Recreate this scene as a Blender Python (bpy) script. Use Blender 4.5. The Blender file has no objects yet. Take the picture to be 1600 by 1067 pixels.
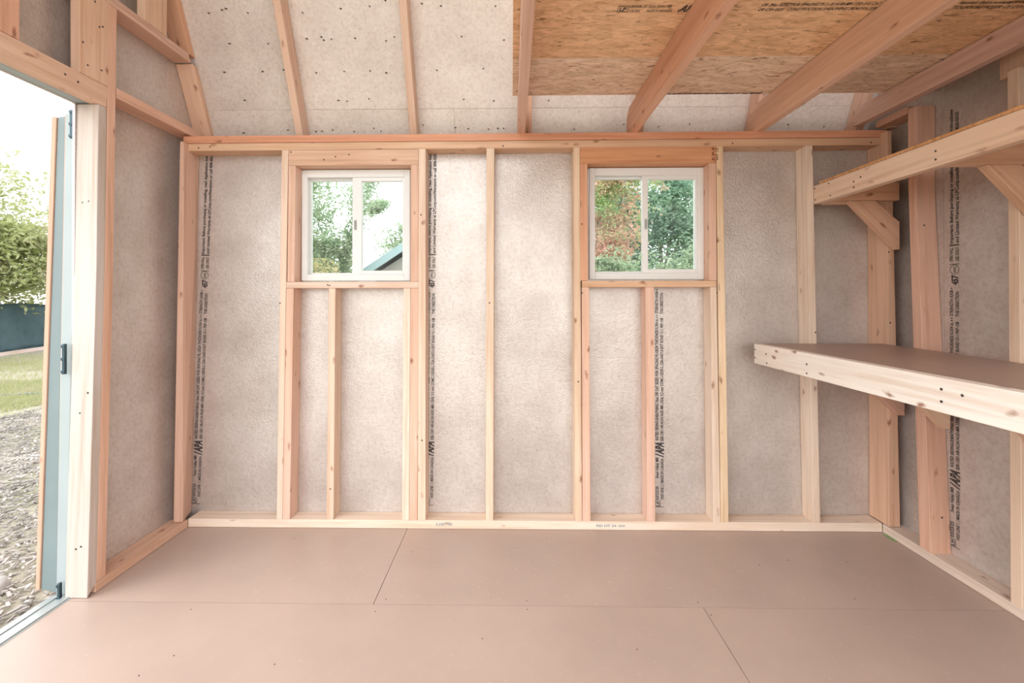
import bpy, bmesh, math, random
from mathutils import Vector, Matrix, noise
rnd = random.Random(7)
SC = bpy.context.scene
COL = SC.collection
PI = math.pi

# ------------------------------------------------------------------ camera, world, exposure
cam = bpy.data.cameras.new('camera'); co = bpy.data.objects.new('camera', cam); COL.objects.link(co)
cam.sensor_width = 36; cam.lens = 711/1600*36; cam.clip_start = .02; cam.clip_end = 300
cam.shift_x = 12.64/1600; cam.shift_y = -71.64/1600
co.matrix_world = (Matrix.Translation((1.6617, -2.404, 1.1757)) @ Matrix.Rotation(.0166, 4, 'Z')
                   @ Matrix.Rotation(PI/2+.0048, 4, 'X') @ Matrix.Rotation(-.001, 4, 'Z'))
SC.camera = co
SC.view_settings.view_transform = 'Standard'; SC.view_settings.look = 'None'
SC.view_settings.gamma = 1; SC.view_settings.use_curve_mapping = False
SC.view_settings.exposure = -0.1
w = bpy.data.worlds.new('overcast_sky'); SC.world = w; w.use_nodes = True
nt = w.node_tree; bg = nt.nodes['Background']
tc = nt.nodes.new('ShaderNodeTexCoord'); sx = nt.nodes.new('ShaderNodeSeparateXYZ'); rp = nt.nodes.new('ShaderNodeValToRGB')
nt.links.new(tc.outputs['Generated'], sx.inputs[0]); nt.links.new(sx.outputs['Z'], rp.inputs[0]); nt.links.new(rp.outputs[0], bg.inputs[0])
rp.color_ramp.elements[0].color = (.97, .98, .96, 1); rp.color_ramp.elements[0].position = 0
rp.color_ramp.elements[1].color = (.93, .97, 1.0, 1); rp.color_ramp.elements[1].position = .9
bg.inputs[1].default_value = 3.4
sun = bpy.data.lights.new('sun', 'SUN'); so = bpy.data.objects.new('sun', sun); COL.objects.link(so)
sun.energy = 1.6; sun.angle = math.radians(40); sun.color = (1, .97, .92)
so.rotation_euler = (math.radians(48), 0, math.radians(-62)); so.location = (-3, -6, 6)

# ------------------------------------------------------------------ constants (metres)
R = 3.5175; H = 2.012; W = .089; S = .038
def ys(z): return .14-.43*(z-H)               # steep roof sheathing plane (back slope)

# ------------------------------------------------------------------ materials
class NB:
    def __init__(s, name):
        s.m = bpy.data.materials.new(name); s.m.use_nodes = True; s.t = s.m.node_tree
        s.b = s.t.nodes['Principled BSDF']
    def n(s, typ, **k):
        nd = s.t.nodes.new('ShaderNode'+typ)
        for a, v in k.items():
            if a in nd.inputs.keys(): nd.inputs[a].default_value = v
            else: setattr(nd, a, v)
        return nd
    def l(s, a, b): s.t.links.new(a, b)
    def ramp(s, fac, els):
        r = s.n('ValToRGB'); e = r.color_ramp.elements
        while len(e) < len(els): e.new(.5)
        for i, (p, c) in enumerate(els):
            e[i].position = p; e[i].color = (*c, 1) if len(c) == 3 else c
        s.l(fac, r.inputs[0]); return r.outputs[0]
    def mix(s, fac, a, b, typ='MIX'):
        m = s.n('Mix', data_type='RGBA', blend_type=typ)
        for sock, v in ((m.inputs[0], fac), (m.inputs[6], a), (m.inputs[7], b)):
            if hasattr(v, 'links'): s.l(v, sock)
            elif isinstance(v, (int, float)): sock.default_value = v
            else: sock.default_value = (*v, 1)
        return m.outputs[2]
    def bump(s, h, strength, dist=.002):
        b = s.n('Bump'); b.inputs['Strength'].default_value = strength; b.inputs['Distance'].default_value = dist
        s.l(h, b.inputs['Height']); s.l(b.outputs[0], s.b.inputs['Normal'])
    def coord(s, scale, rand=True, out='Object', rot=(0, 0, 0)):
        t = s.n('TexCoord'); mp = s.n('Mapping'); mp.inputs['Scale'].default_value = scale; mp.inputs['Rotation'].default_value = rot
        s.l(t.outputs[out], mp.inputs[0])
        if rand:
            oi = s.n('ObjectInfo'); mu = s.n('VectorMath', operation='SCALE'); mu.inputs[0].default_value = (37, 91, 53)
            s.l(oi.outputs['Random'], mu.inputs['Scale']); s.l(mu.outputs[0], mp.inputs['Location'])
        return mp.outputs[0]

def mat_pine():
    k = NB('pine_lumber')
    oc = k.n('ObjectInfo')
    g = k.n('TexNoise', Scale=1.0, Detail=5.0, Roughness=.6); k.l(k.coord((38, 38, 1.3)), g.inputs['Vector'])
    f1 = k.ramp(g.outputs[0], [(.3, (.84, .76, .69)), (.5, (1, 1, 1)), (.72, (1.08, 1.06, 1.03))])
    wv = k.n('TexWave', Scale=7.0, Distortion=6.0, Detail=3.0); wv.inputs['Detail Scale'].default_value = .8
    k.l(k.coord((6, 6, .55)), wv.inputs['Vector'])
    f2 = k.ramp(wv.outputs[0], [(0, (.93, .89, .85)), (.6, (1, 1, 1)), (1, (1, 1, 1))])
    bigs = k.n('TexNoise', Scale=1.0, Detail=2.0); k.l(k.coord((3, 3, 1.1)), bigs.inputs['Vector'])
    f3 = k.ramp(bigs.outputs[0], [(.3, (.93, .87, .82)), (.7, (1.05, 1.06, 1.08))])
    c = k.mix(1.0, oc.outputs['Color'], f1, 'MULTIPLY'); c = k.mix(.8, c, f2, 'MULTIPLY'); c = k.mix(1.0, c, f3, 'MULTIPLY')
    # knots: sparse elongated spots
    v = k.n('TexVoronoi', Scale=1.0); v.inputs['Randomness'].default_value = 1.0
    nn = k.n('TexNoise', Scale=3.0, Detail=2.0); cc = k.coord((15, 15, 7.0)); k.l(cc, nn.inputs['Vector'])
    dv = k.n('VectorMath', operation='SCALE'); dv.inputs['Scale'].default_value = .35; k.l(nn.outputs['Color'], dv.inputs[0])
    av = k.n('VectorMath', operation='ADD'); k.l(cc, av.inputs[0]); k.l(dv.outputs[0], av.inputs[1]); k.l(av.outputs[0], v.inputs['Vector'])
    kf = k.ramp(v.outputs['Distance'], [(.04, (.9, .9, .9)), (.085, (.55, .55, .55)), (.17, (0, 0, 0))])
    c = k.mix(kf, c, (.27, .105, .05))
    c = k.mix(1.0, c, (1.02, 1.03, 1.16), 'MULTIPLY')
    k.l(c, k.b.inputs['Base Color']); k.b.inputs['Roughness'].default_value = .55
    k.b.inputs['Specular IOR Level'].default_value = .3
    k.bump(g.outputs[0], .25, .001)
    return k.m
def mat_sheath(name, a, b, met, rgh, sc=1.0):
    k = NB(name)
    # silvery radiant-barrier film pressed over wood strands
    v = k.n('TexVoronoi', Scale=150.0*sc); k.l(k.coord((1, 1, 1), False), v.inputs['Vector'])
    n1 = k.n('TexNoise', Scale=55.0*sc, Detail=4.0, Roughness=.7); k.l(k.coord((1, 1, 1), False), n1.inputs['Vector'])
    n2 = k.n('TexNoise', Scale=3.0, Detail=5.0, Roughness=.65); k.l(k.coord((1, 1, 1)), n2.inputs['Vector'])
    n3 = k.n('TexNoise', Scale=240.0*sc, Detail=2.0); k.l(k.coord((1, 1, 1), False), n3.inputs['Vector'])
    f = k.ramp(n2.outputs[0], [(.35, a), (.65, b)])
    sp = k.ramp(n1.outputs[0], [(.32, (.86, .82, .79)), (.48, (.98, .97, .965)), (.62, (1.03, 1.03, 1.03)), (.75, (1.07, 1.07, 1.07))])
    c = k.mix(1.0, f, sp, 'MULTIPLY')
    gate = k.ramp(n2.outputs[0], [(.58, (0, 0, 0)), (.72, (.75, .75, .75))])
    dots = k.ramp(n3.outputs[0], [(.30, (1, 1, 1)), (.42, (0, 0, 0))])
    gm = k.mix(1.0, gate, dots, 'MULTIPLY')
    c = k.mix(gm, c, (.22, .16, .13))
    k.l(c, k.b.inputs['Base Color']); k.b.inputs['Metallic'].default_value = met; k.b.inputs['Roughness'].default_value = rgh
    hh = k.mix(.5, v.outputs['Distance'], n1.outputs[0]); k.bump(hh, .5, .003)
    return k.m
def mat_osb():
    k = NB('osb_strands')
    a = k.n('TexNoise', Scale=1.0, Detail=4.0, Roughness=.65, Distortion=1.2); k.l(k.coord((16, 44, 10)), a.inputs['Vector'])
    v = k.n('TexVoronoi', Scale=1.0); k.l(k.coord((16, 38, 10), rot=(0, 0, .25)), v.inputs['Vector'])
    hs = k.n('SeparateColor'); k.l(v.outputs['Color'], hs.inputs[0])
    base = k.n('ObjectInfo')
    f = k.ramp(a.outputs[0], [(.33, (.72, .63, .55)), (.45, (.92, .89, .85)), (.6, (1.05, 1.05, 1.05)), (.75, (1.12, 1.15, 1.18))])
    g = k.ramp(hs.outputs[0], [(0, (.88, .84, .78)), (.5, (1, 1, 1)), (1, (1.07, 1.08, 1.1))])
    c = k.mix(1.0, base.outputs['Color'], f, 'MULTIPLY'); c = k.mix(1.0, c, g, 'MULTIPLY')
    a2 = k.n('TexNoise', Scale=1.0, Detail=1.0, Distortion=.8); k.l(k.coord((20, 75, 10), rot=(0, 0, -.35)), a2.inputs['Vector'])
    m = k.ramp(a2.outputs[0], [(.27, (.8, .8, .8)), (.33, (0, 0, 0))])
    c = k.mix(m, c, (.23, .105, .045))
    k.l(c, k.b.inputs['Base Color']); k.b.inputs['Roughness'].default_value = .65; k.bump(a.outputs[0], .5, .002)
    return k.m
def mat_floor(name='floor_overlay', col=(.465, .350, .298), rgh=.38):
    k = NB(name)
    a = k.n('TexNoise', Scale=2.2, Detail=6.0, Roughness=.6); k.l(k.coord((1, 1, 1)), a.inputs['Vector'])
    f = k.ramp(a.outputs[0], [(.3, tuple(x*.93 for x in col)), (.7, tuple(x*1.07 for x in col))])
    b = k.n('TexNoise', Scale=60.0, Detail=2.0); k.l(k.coord((1, 2.5, 1)), b.inputs['Vector'])
    d = k.ramp(b.outputs[0], [(.66, (0, 0, 0)), (.74, (.35, .35, .35))])
    c = k.mix(d, f, (.62, .53, .46))
    k.l(c, k.b.inputs['Base Color']); k.b.inputs['Roughness'].default_value = rgh
    k.bump(a.outputs[0], .1, .001)
    return k.m
def mat_plain(name, col, rgh=.5, met=0.0, var=.06, scale=20):
    k = NB(name)
    a = k.n('TexNoise', Scale=float(scale), Detail=3.0); k.l(k.coord((1, 1, 1)), a.inputs['Vector'])
    f = k.ramp(a.outputs[0], [(.3, tuple(x*(1-var) for x in col)), (.7, tuple(min(1, x*(1+var)) for x in col))])
    k.l(f, k.b.inputs['Base Color']); k.b.inputs['Roughness'].default_value = rgh; k.b.inputs['Metallic'].default_value = met
    return k.m
def mat_leaf(name, cols, scale=1.4):
    cols = [tuple(min(.8, x*1.3) for x in c) for c in cols]
    k = NB(name)
    a = k.n('TexNoise', Scale=float(scale), Detail=6.0, Roughness=.8); k.l(k.coord((1, 1, 1)), a.inputs['Vector'])
    n = len(cols); f = k.ramp(a.outputs[0], [(.34+.34*i/(n-1), c) for i, c in enumerate(cols)])
    k.l(f, k.b.inputs['Base Color']); k.b.inputs['Roughness'].default_value = .6
    tr = k.n('BsdfTranslucent'); k.l(f, tr.inputs[0]); ms = k.n('MixShader'); ms.inputs[0].default_value = .5
    k.l(k.b.outputs[0], ms.inputs[1]); k.l(tr.outputs[0], ms.inputs[2])
    k.l(ms.outputs[0], k.t.nodes['Material Output'].inputs[0])
    return k.m
def mat_glass():
    k = NB('window_glass')
    k.b.inputs['Base Color'].default_value = (.93, .98, .97, 1); k.b.inputs['Roughness'].default_value = 0.0
    tr = k.n('BsdfTransparent'); tr.inputs[0].default_value = (.93, .975, .965, 1)
    gl = k.n('BsdfGlossy'); gl.inputs['Roughness'].default_value = .02
    fr = k.n('Fresnel'); fr.inputs[0].default_value = 1.22
    ms = k.n('MixShader'); k.l(fr.outputs[0], ms.inputs[0]); k.l(tr.outputs[0], ms.inputs[1]); k.l(gl.outputs[0], ms.inputs[2])
    k.l(ms.outputs[0], k.t.nodes['Material Output'].inputs[0])
    return k.m
PINE = mat_pine()
SHEATH = mat_sheath('radiant_film_wall', (.55, .49, .455), (.69, .64, .61), .45, .36)
SHROOF = mat_sheath('radiant_film_roof', (.70, .625, .58), (.82, .75, .705), .22, .45, 1.2)
OSB = mat_osb()
FLOORM = mat_floor()
BENCHM = mat_floor('bench_overlay', (.40, .285, .235), .4)
VINYL = mat_plain('white_vinyl', (.80, .80, .79), .35, 0, .02)
INK = mat_plain('black_ink', (.055, .045, .045), .6)
REDINK = mat_plain('brown_ink', (.20, .05, .02), .6)
BLUEINK = mat_plain('smudged_ink', (.33, .36, .38), .7)
NAIL = mat_plain('nail_steel', (.09, .075, .07), .45, .6)
STEEL = mat_plain('dark_hinge_steel', (.06, .10, .12), .4, .7)
PAINT = mat_plain('pale_blue_paint', (.20, .255, .265), .5, 0, .05, 6)
WHITEP = mat_plain('white_paint', (.36, .41, .42), .45, 0, .03, 6)
ALU = mat_plain('sill_metal', (.45, .48, .48), .35, .4, .04, 8)
GLASS = mat_glass()
GREEN = mat_plain('green_tape', (.22, .38, .12), .5)

# ------------------------------------------------------------------ mesh helpers
def tag(o, label=None, cat=None, group=None, kind=None):
    if label: o['label'] = label
    if cat: o['category'] = cat
    if group: o['group'] = group
    if kind: o['kind'] = kind
    return o
def empty(name, loc=(0, 0, 0), **k):
    o = bpy.data.objects.new(name, None); COL.objects.link(o); o.location = loc; o.empty_display_size = .1
    return tag(o, **k)
def link(name, me, mat, parent=None, M=None, col=(1, 1, 1)):
    if mat and not me.materials: me.materials.append(mat)
    o = bpy.data.objects.new(name, me); COL.objects.link(o)
    M = M or Matrix.Identity(4)
    if parent is not None:
        o.parent = parent
        P = Matrix.Identity(4); p = parent
        while p is not None:
            P = p.matrix_basis @ P; p = p.parent
        M = P.inverted() @ M
    o.matrix_basis = M
    o.color = (*col, 1)
    return o
def frame(axis, side):
    z = Vector(axis).normalized(); x = Vector(side); x = x-z*x.dot(z)
    if x.length < 1e-3*Vector(side).length: x = Vector((1, 0, 0))-z*z.x
    x.normalize(); y = z.cross(x)
    return Matrix((x, y, z)).transposed().to_4x4()
def prism(name, parent, pts, ext, axis=(0, 0, 1), mat=None, col=(.75, .55, .38), bev=.0016, label=None, pts2=None):
    """solid with polygon pts (3-D) swept by ext; local Z runs along axis (grain)"""
    pts = [Vector(p) for p in pts]; ext = Vector(ext)
    cen = sum(pts, Vector())/len(pts)+ext/2
    M = Matrix.Translation(cen) @ frame(axis, ext); Mi = M.inverted()
    bm = bmesh.new()
    a = [bm.verts.new(Mi @ p) for p in pts]; b = [bm.verts.new(Mi @ Vector(p)) for p in pts2] if pts2 else [bm.verts.new(Mi @ (p+ext)) for p in pts]
    n = len(pts)
    bm.faces.new(a); bm.faces.new(b[::-1])
    for i in range(n): bm.faces.new((a[i], b[i], b[(i+1) % n], a[(i+1) % n]))
    bmesh.ops.recalc_face_normals(bm, faces=bm.faces)
    if bev: bmesh.ops.bevel(bm, geom=bm.edges[:], offset=bev, segments=1, affect='EDGES')
    me = bpy.data.meshes.new(name); bm.to_mesh(me); bm.free()
    o = link(name, me, mat or PINE, parent, M, col)
    if label: o['label'] = label
    return o
def box(name, parent, lo, hi, axis=(0, 0, 1), **k):
    lo = Vector(lo); hi = Vector(hi)
    ax = Vector(axis)
    if abs(ax.y) > .5: # profile in xz, swept along x
        pts = [(lo.x, lo.y, lo.z), (lo.x, hi.y, lo.z), (lo.x, hi.y, hi.z), (lo.x, lo.y, hi.z)]; ext = (hi.x-lo.x, 0, 0)
    else:
        pts = [(lo.x, lo.y, lo.z), (hi.x, lo.y, lo.z), (hi.x, lo.y, hi.z), (lo.x, lo.y, hi.z)]; ext = (0, hi.y-lo.y, 0)
    return prism(name, parent, pts, ext, axis, **k)
def wc(v=0.0, base=(.74, .545, .385)):
    r = rnd.uniform(-.05, .05)
    return (min(.95, base[0]+r+v*.05), base[1]+r*.9-v*.06, base[2]+r*.9-v*.10)
CREAM = (.80, .66, .49); LIGHT = (.78, .60, .43); PINK = (.74, .50, .35); RED = (.68, .37, .21); TAN = (.70, .47, .29)
def v3(c, s=.02):
    r = rnd.uniform(-s, s); return (c[0]+r, c[1]+r, c[2]+r)
def panel(name, parent, plane, off, th, us, vs, holes=(), mat=None, poly=None):
    """sheet with rectangular holes; plane 'y' -> u=x ; plane 'x' -> u=y ; v=z. poly(u)->max v clip"""
    U = sorted(set(us)|{h[0] for h in holes}|{h[1] for h in holes}); V = sorted(set(vs)|{h[2] for h in holes}|{h[3] for h in holes})
    U = [u for u in U if us[0]-1e-6 <= u <= us[-1]+1e-6]; V = [v for v in V if vs[0]-1e-6 <= v <= vs[-1]+1e-6]
    bm = bmesh.new(); vd = {}
    def P(i, j, s):
        if (i, j, s) not in vd:
            u, v = U[i], V[j]
            if poly: v = min(v, poly(u))
            o = off+(th if s else 0)
            vd[(i, j, s)] = bm.verts.new((u, o, v) if plane == 'y' else (o, u, v))
        return vd[(i, j, s)]
    def solid(i, j):
        if i < 0 or j < 0 or i >= len(U)-1 or j >= len(V)-1: return False
        cu, cv = (U[i]+U[i+1])/2, (V[j]+V[j+1])/2
        return not any(h[0] < cu < h[1] and h[2] < cv < h[3] for h in holes)
    for i in range(len(U)-1):
        for j in range(len(V)-1):
            if not solid(i, j): continue
            for s in (0, 1): bm.faces.new([P(i, j, s), P(i+1, j, s), P(i+1, j+1, s), P(i, j+1, s)])
            for di, dj, e in ((-1, 0, ((i, j), (i, j+1))), (1, 0, ((i+1, j), (i+1, j+1))), (0, -1, ((i, j), (i+1, j))), (0, 1, ((i, j+1), (i+1, j+1)))):
                if not solid(i+di, j+dj): bm.faces.new([P(*e[0], 0), P(*e[1], 0), P(*e[1], 1), P(*e[0], 1)])
    bmesh.ops.recalc_face_normals(bm, faces=bm.faces)
    me = bpy.data.meshes.new(name); bm.to_mesh(me); bm.free()
    return link(name, me, mat or SHEATH, parent)
def joined(name, mat, parent, boxes, M=None, bev=0):
    bm = bmesh.new()
    for lo, hi in boxes:
        r = bmesh.ops.create_cube(bm, size=1)
        for v in r['verts']: v.co = Vector([lo[i]+(hi[i]-lo[i])*(v.co[i]+.5) for i in range(3)])
    if bev: bmesh.ops.bevel(bm, geom=bm.edges[:], offset=bev, segments=1, affect='EDGES')
    me = bpy.data.meshes.new(name); bm.to_mesh(me); bm.free()
    return link(name, me, mat, parent, M)
def text_mesh(items, origin):
    """items: (string, x0, x1, y0, height, shear, bold) laid in a local XY plane; returns one mesh"""
    V = []; F = []
    for s, x0, x1, y0, h, sh, bold in items:
        cu = bpy.data.curves.new('t', 'FONT'); cu.body = s; cu.resolution_u = 2; cu.size = 1; cu.shear = sh; cu.offset = bold
        to = bpy.data.objects.new('t', cu); COL.objects.link(to)
        bpy.context.view_layer.update()
        dg = bpy.context.evaluated_depsgraph_get(); me = bpy.data.meshes.new_from_object(to.evaluated_get(dg))
        xs = [v.co.x for v in me.vertices]; a, b = min(xs), max(xs); k = len(V)
        hs = h/.70
        for v in me.vertices: V.append((x0+(v.co.x-a)/(b-a)*(x1-x0), y0+v.co.y*hs, 0))
        for p in me.polygons: F.append([k+i for i in p.vertices])
        bpy.data.objects.remove(to); bpy.data.curves.remove(cu); bpy.data.meshes.remove(me)
    return V, F
def quad(V, F, x0, x1, y0, y1):
    k = len(V); V += [(x0, y0, 0), (x1, y0, 0), (x1, y1, 0), (x0, y1, 0)]; F.append([k, k+1, k+2, k+3])

# ------------------------------------------------------------------ wall print (two printed lines, reading upwards)
def strip_geometry(full=True):
    h = .0150
    it = [('03/23/25', .118, .187, .013, h, 0, .022), ('10:03 LINE 1 | MADE IN CANADA', .118, .333, -.013, h, 0, .022),
          ('Swan Valley MB', .229, .338, .013, h, 0, .022), ('APA', .352, .416, -.013, .041, .35, .05),
          ('RATED SIDING-SHEATHING 16oc 3/8 CAT SIZED FOR SPACING PL-GR24 THICKNESS 0.354 in.', .428, 1.065, .013, h, 0, .028),
          ('ESR-1301 HR-N124 HUD-MR-1350L 9.5 mm COMC-13D05-L CSA-O437.0 EXT BOND O-1 PRP-108', .425, 1.069, -.013, h, 0, .028),
          ('STRENGTH AXIS', 1.093, 1.205, .013, h, 0, .028), ('THIS DIRECTION', 1.090, 1.200, -.013, h, 0, .028)]
    if full:
        it += [('457', 1.230, 1.275, -.009, .028, .2, .05), ('PFS', 1.285, 1.311, -.002, .012, 0, .02),
               ('OPEN WALL', 1.333, 1.395, .013, h, 0, .028), ('USE ONLY', 1.333, 1.395, -.013, h, 0, .028),
               ('Important: Before purchasing or installing, read Application Instructions', 1.412, 2.005, .013, h, 0, .028),
               ('and Limited Warranty at LPCorp.com/literature or call 888-820-0325', 1.412, 1.985, -.013, h, 0, .028)]
    it.append(('LP', .084, .108, .009, .014, 0, .02))
    V, F = text_mesh(it, None)
    for a in ((.079, .113, .0275, .0295), (.079, .113, .004, .006), (.079, .081, .004, .0295), (.079, .0815, -.016, .0295), (.111, .113, .004, .0295)):
        quad(V, F, *a)
    k = len(V); V += [(.338, -.015, 0), (.344, -.015, 0), (.360, .029, 0), (.354, .029, 0)]; F.append([k, k+1, k+2, k+3])
    for x in (1.075, 1.208):      # small double arrowheads
        for d in (0, 1):
            k = len(V); x0 = x+d*.006; s = -1 if d == 0 else 1
            V += [(x0, .013, 0), (x0, .026, 0), (x0+s*.006, .0195, 0)]; F.append([k, k+1, k+2])
    if full:
        quad(V, F, 1.320, 1.323, -.015, .028); quad(V, F, 1.402, 1.408, -.015, .028)
        n = 20; cx, cy = 1.298, .007
        for i in range(n):
            a0, a1 = 2*PI*i/n, 2*PI*(i+1)/n; k = len(V)
            V += [(cx+r*math.cos(a), cy+r*math.sin(a), 0) for r, a in ((.019, a0), (.0215, a0), (.0215, a1), (.019, a1))]; F.append([k, k+1, k+2, k+3])
    return V, F
SG = {True: strip_geometry(True), False: strip_geometry(False)}
def strip(parent, full, base, top, normal, side):
    """base/top: world points where the strip centre line sits at local 0 and 2.0; side: direction of letter tops"""
    V, F = SG[full]
    b = Vector(base); t = Vector(top); ax = (t-b)/2.0; sd = Vector(side); nn = Vector(normal)*.0012
    me = bpy.data.meshes.new('panel_lettering')
    me.from_pydata([tuple(b+ax*v[0]+sd*v[1]+nn) for v in V], [], F)
    return link('panel_lettering', me, INK, parent)

# ================================================================== FLOOR
fl = empty('floor', (1.76, -1.2, 0), kind='structure')
def fpanel(x0, x1, y0, y1):
    return box('floor_panel', fl, (x0, y0, -.019), (x1, y1, 0), axis=(0, 1, 0), mat=FLOORM, bev=0)
g = .0012
fpanel(-.089, 1.13-g, -.66+g, .0); fpanel(1.13+g, 3.606, -.66+g, .0)
fpanel(-.089, 2.388-g, -1.879+g, -.66-g); fpanel(2.388+g, 3.606, -1.879+g, -.66-g)
fpanel(-.089, 1.13-g, -3.05, -1.879-g); fpanel(1.13+g, 3.606, -3.05, -1.879-g)
box('subfloor_light_block', fl, (-.089, -3.05, -.030), (3.606, 0, -.0195), axis=(0, 1, 0), col=(.3, .2, .12), bev=0)  # thin sheet added under the panels to stop light leaking through the seams
joined('floor_joist_frame', PINE, fl, [((-.089, -3.05, -.16), (-.051, 0, -.0305)), ((3.568, -3.05, -.16), (3.606, 0, -.0305)), ((-.089, -.038, -.16), (3.606, 0, -.0305))]+[((x, -3.05, -.16), (x+.038, 0, -.0305)) for x in (.5, 1.1, 1.7, 2.3, 2.9)]).color = (*TAN, 1)
# screw heads in the floor
sb = []
for x, y in ((.60, -.19), (1.17, -.63), (1.15, -.70), (2.38, -.63), (2.40, -.70), (1.72, -.63), (1.72, -.68), (1.83, -.17), (2.75, -.38), (2.9, -.34), (2.08, -.87), (.9, -.95), (.55, -.92), (3.0, -.6), (1.2, -.3), (.45, -.7), (.5, -1.0), (3.15, -.35), (1.56, -.83)):
    sb.append(((x-.002, y-.002, -.001), (x+.002, y+.002, .0006)))
joined('floor_screws', NAIL, fl, sb)['kind'] = 'stuff'

# ================================================================== BACK WALL
wb = empty('wall_back', (1.76, 0, 0), kind='structure')
W1 = (.552, 1.131, 1.264, 1.854); W2 = (2.067, 2.665, 1.269, 1.856)
zt = H+.03
panel('sheathing_panel', wb, 'y', 0, .011, (-.10, 1.205), (-.16, zt), [W1])
panel('sheathing_panel', wb, 'y', 0, .011, (1.207, 2.402), (-.16, zt), [W2])
panel('sheathing_panel', wb, 'y', 0, .011, (2.404, 3.62), (-.16, zt), [W2])
prism('bottom_plate', wb, [(-.0, -W, .001), (R, -W, .001), (R, -W, .045), (-.0, -W, .043)], (0, W-.001, 0), (1, 0, 0), col=CREAM)
prism('top_plate', wb, [(-.02, -W, 1.934), (R, -W, 1.943), (R, -W, 1.980), (-.02, -W, 1.972)], (0, W-.001, 0), (1, 0, 0), col=TAN, label='lower top plate, tan')
prism('top_plate', wb, [(-.03, -W, 1.974), (R+.03, -W, 1.982), (R+.03, -W, 2.018), (-.03, -W, 2.011)], (0, W-.001, 0), (1, 0, 0), col=(.70, .35, .20), label='upper top plate, reddish')
def stud(xt0, xb0, xt1, xb1, ztop, zbot=.044, col=None, name='stud', label=None):
    return prism(name, wb, [(xb0, -W, zbot), (xb1, -W, zbot), (xt1, -W, ztop), (xt0, -W, ztop)], (0, W-.001, 0), col=col or v3(LIGHT), label=label)
g = .0006
stud(.482, .458, .5165, .4875, 1.936, col=v3(LIGHT))
stud(.5175, .512, .554, .5475, 1.855, 1.259, col=v3(PINK), name='window_stud')
stud(.507, .4885, .545, .527, 1.225, col=v3(PINK), name='short_stud')
stud(.726, .715, .761, .751, 1.225, col=v3(LIGHT), name='short_stud')
stud(1.111, 1.102, 1.1455, 1.1385, 1.225, col=v3(CREAM), name='short_stud')
stud(1.1465, 1.1395, 1.1858, 1.1825, 1.225, col=v3(PINK), name='short_stud')
stud(1.147, 1.146, 1.1865, 1.1858, 1.855, 1.259, col=v3(PINK), name='window_stud')
stud(1.1875, 1.1835, 1.224, 1.223, 1.9375, col=v3(LIGHT))
stud(1.535, 1.530, 1.575, 1.568, 1.938, col=(.76, .60, .42))
stud(1.978, 1.982, 2.0105, 2.018, 1.939, col=(.75, .57, .38))
stud(2.0115, 2.013, 2.049, 2.050, 1.857, 1.262, col=RED, name='window_stud', label='reddish stud left of the right-hand window')
stud(2.0185, 2.0195, 2.056, 2.061, 1.229, col=v3(PINK), name='short_stud')
stud(2.341, 2.346, 2.383, 2.387, 1.229, col=v3(PINK), name='short_stud')
stud(2.666, 2.677, 2.6975, 2.713, 1.229, col=v3(CREAM), name='short_stud')
stud(2.661, 2.662, 2.697, 2.699, 1.857, 1.262, col=v3(PINK), name='window_stud')
stud(2.6985, 2.7145, 2.732, 2.754, 1.941, col=(.78, .60, .37))
prism('stud', wb, [(3.176, -W, .045), (3.211, -W, .045), (3.180, -W, 1.942), (3.146, -W, 1.942)], (0, W-.001, 0), col=CREAM)
prism('sill_plate', wb, [(.5065, -W, 1.2255), (1.1865, -W, 1.2255), (1.1865, -W, 1.258), (.5065, -W, 1.258)], (0, W-.001, 0), (1, 0, 0), col=(.74, .57, .42))
prism('sill_plate', wb, [(2.0195, -W, 1.2295), (2.6975, -W, 1.2295), (2.6975, -W, 1.261), (2.0195, -W, 1.261)], (0, W-.001, 0), (1, 0, 0), col=(.71, .47, .28))
prism('header', wb, [(.5175, -W, 1.8555), (1.1865, -W, 1.8555), (1.1865, -W, 1.9355), (.5175, -W, 1.935)], (0, W-.001, 0), (1, 0, 0), col=(.70, .47, .31))
prism('header', wb, [(2.0115, -W, 1.8575), (2.6972, -W, 1.8575), (2.6972, -W, 1.9415), (2.0115, -W, 1.940)], (0, W-.001, 0), (1, 0, 0), col=(.68, .36, .18), label='reddish header over the right-hand window')
# corner posts
prism('corner_post', wb, [(-.047, -.128, .044), (0, -.128, .044), (0.0, -.128, 1.97), (-.018, -.128, 1.97)], (0, .127, 0), col=(.70, .47, .33), pts2=[(-.088, -.001, .044), (-.044, -.001, .044), (-.007, -.001, 1.97), (-.045, -.001, 1.97)])
prism('corner_post', wb, [(3.519, -.127, .046), (3.574, -.127, .046), (3.541, -.127, 2.0), (R, -.127, 2.0)], (0, .126, 0), col=(.72, .47, .30))
# lettering on the sheathing, one strip by the left edge of each panel
strip(wb, True, (-.016, 0, 0), (.055, 0, 2.0), (0, -1, 0), (-1, 0, 0))
strip(wb, True, (1.232, 0, 0), (1.252, 0, 2.0), (0, -1, 0), (-1, 0, 0))
strip(wb, False, (2.4445, 0, 0), (2.4445, 0, 2.0), (0, -1, 0), (-1, 0, 0))
def ink(parent, items, M, mat):
    V, F = text_mesh(items, None); me = bpy.data.meshes.new('ink_stamp'); me.from_pydata(V, [], F)
    return link('ink_stamp', me, mat, parent, M)
Mf = Matrix.Rotation(PI/2, 4, 'X')
ink(wb, [('S-P-F', 0, .068, 0, .014, 0, .03), ('HT 12', .004, .064, -.018, .013, 0, .03)], Matrix.Translation((2.690, -W-.001, 1.869)) @ Matrix.Rotation(PI/2, 4, 'X') @ Matrix.Rotation(PI/2, 4, 'Z'), REDINK)
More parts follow.
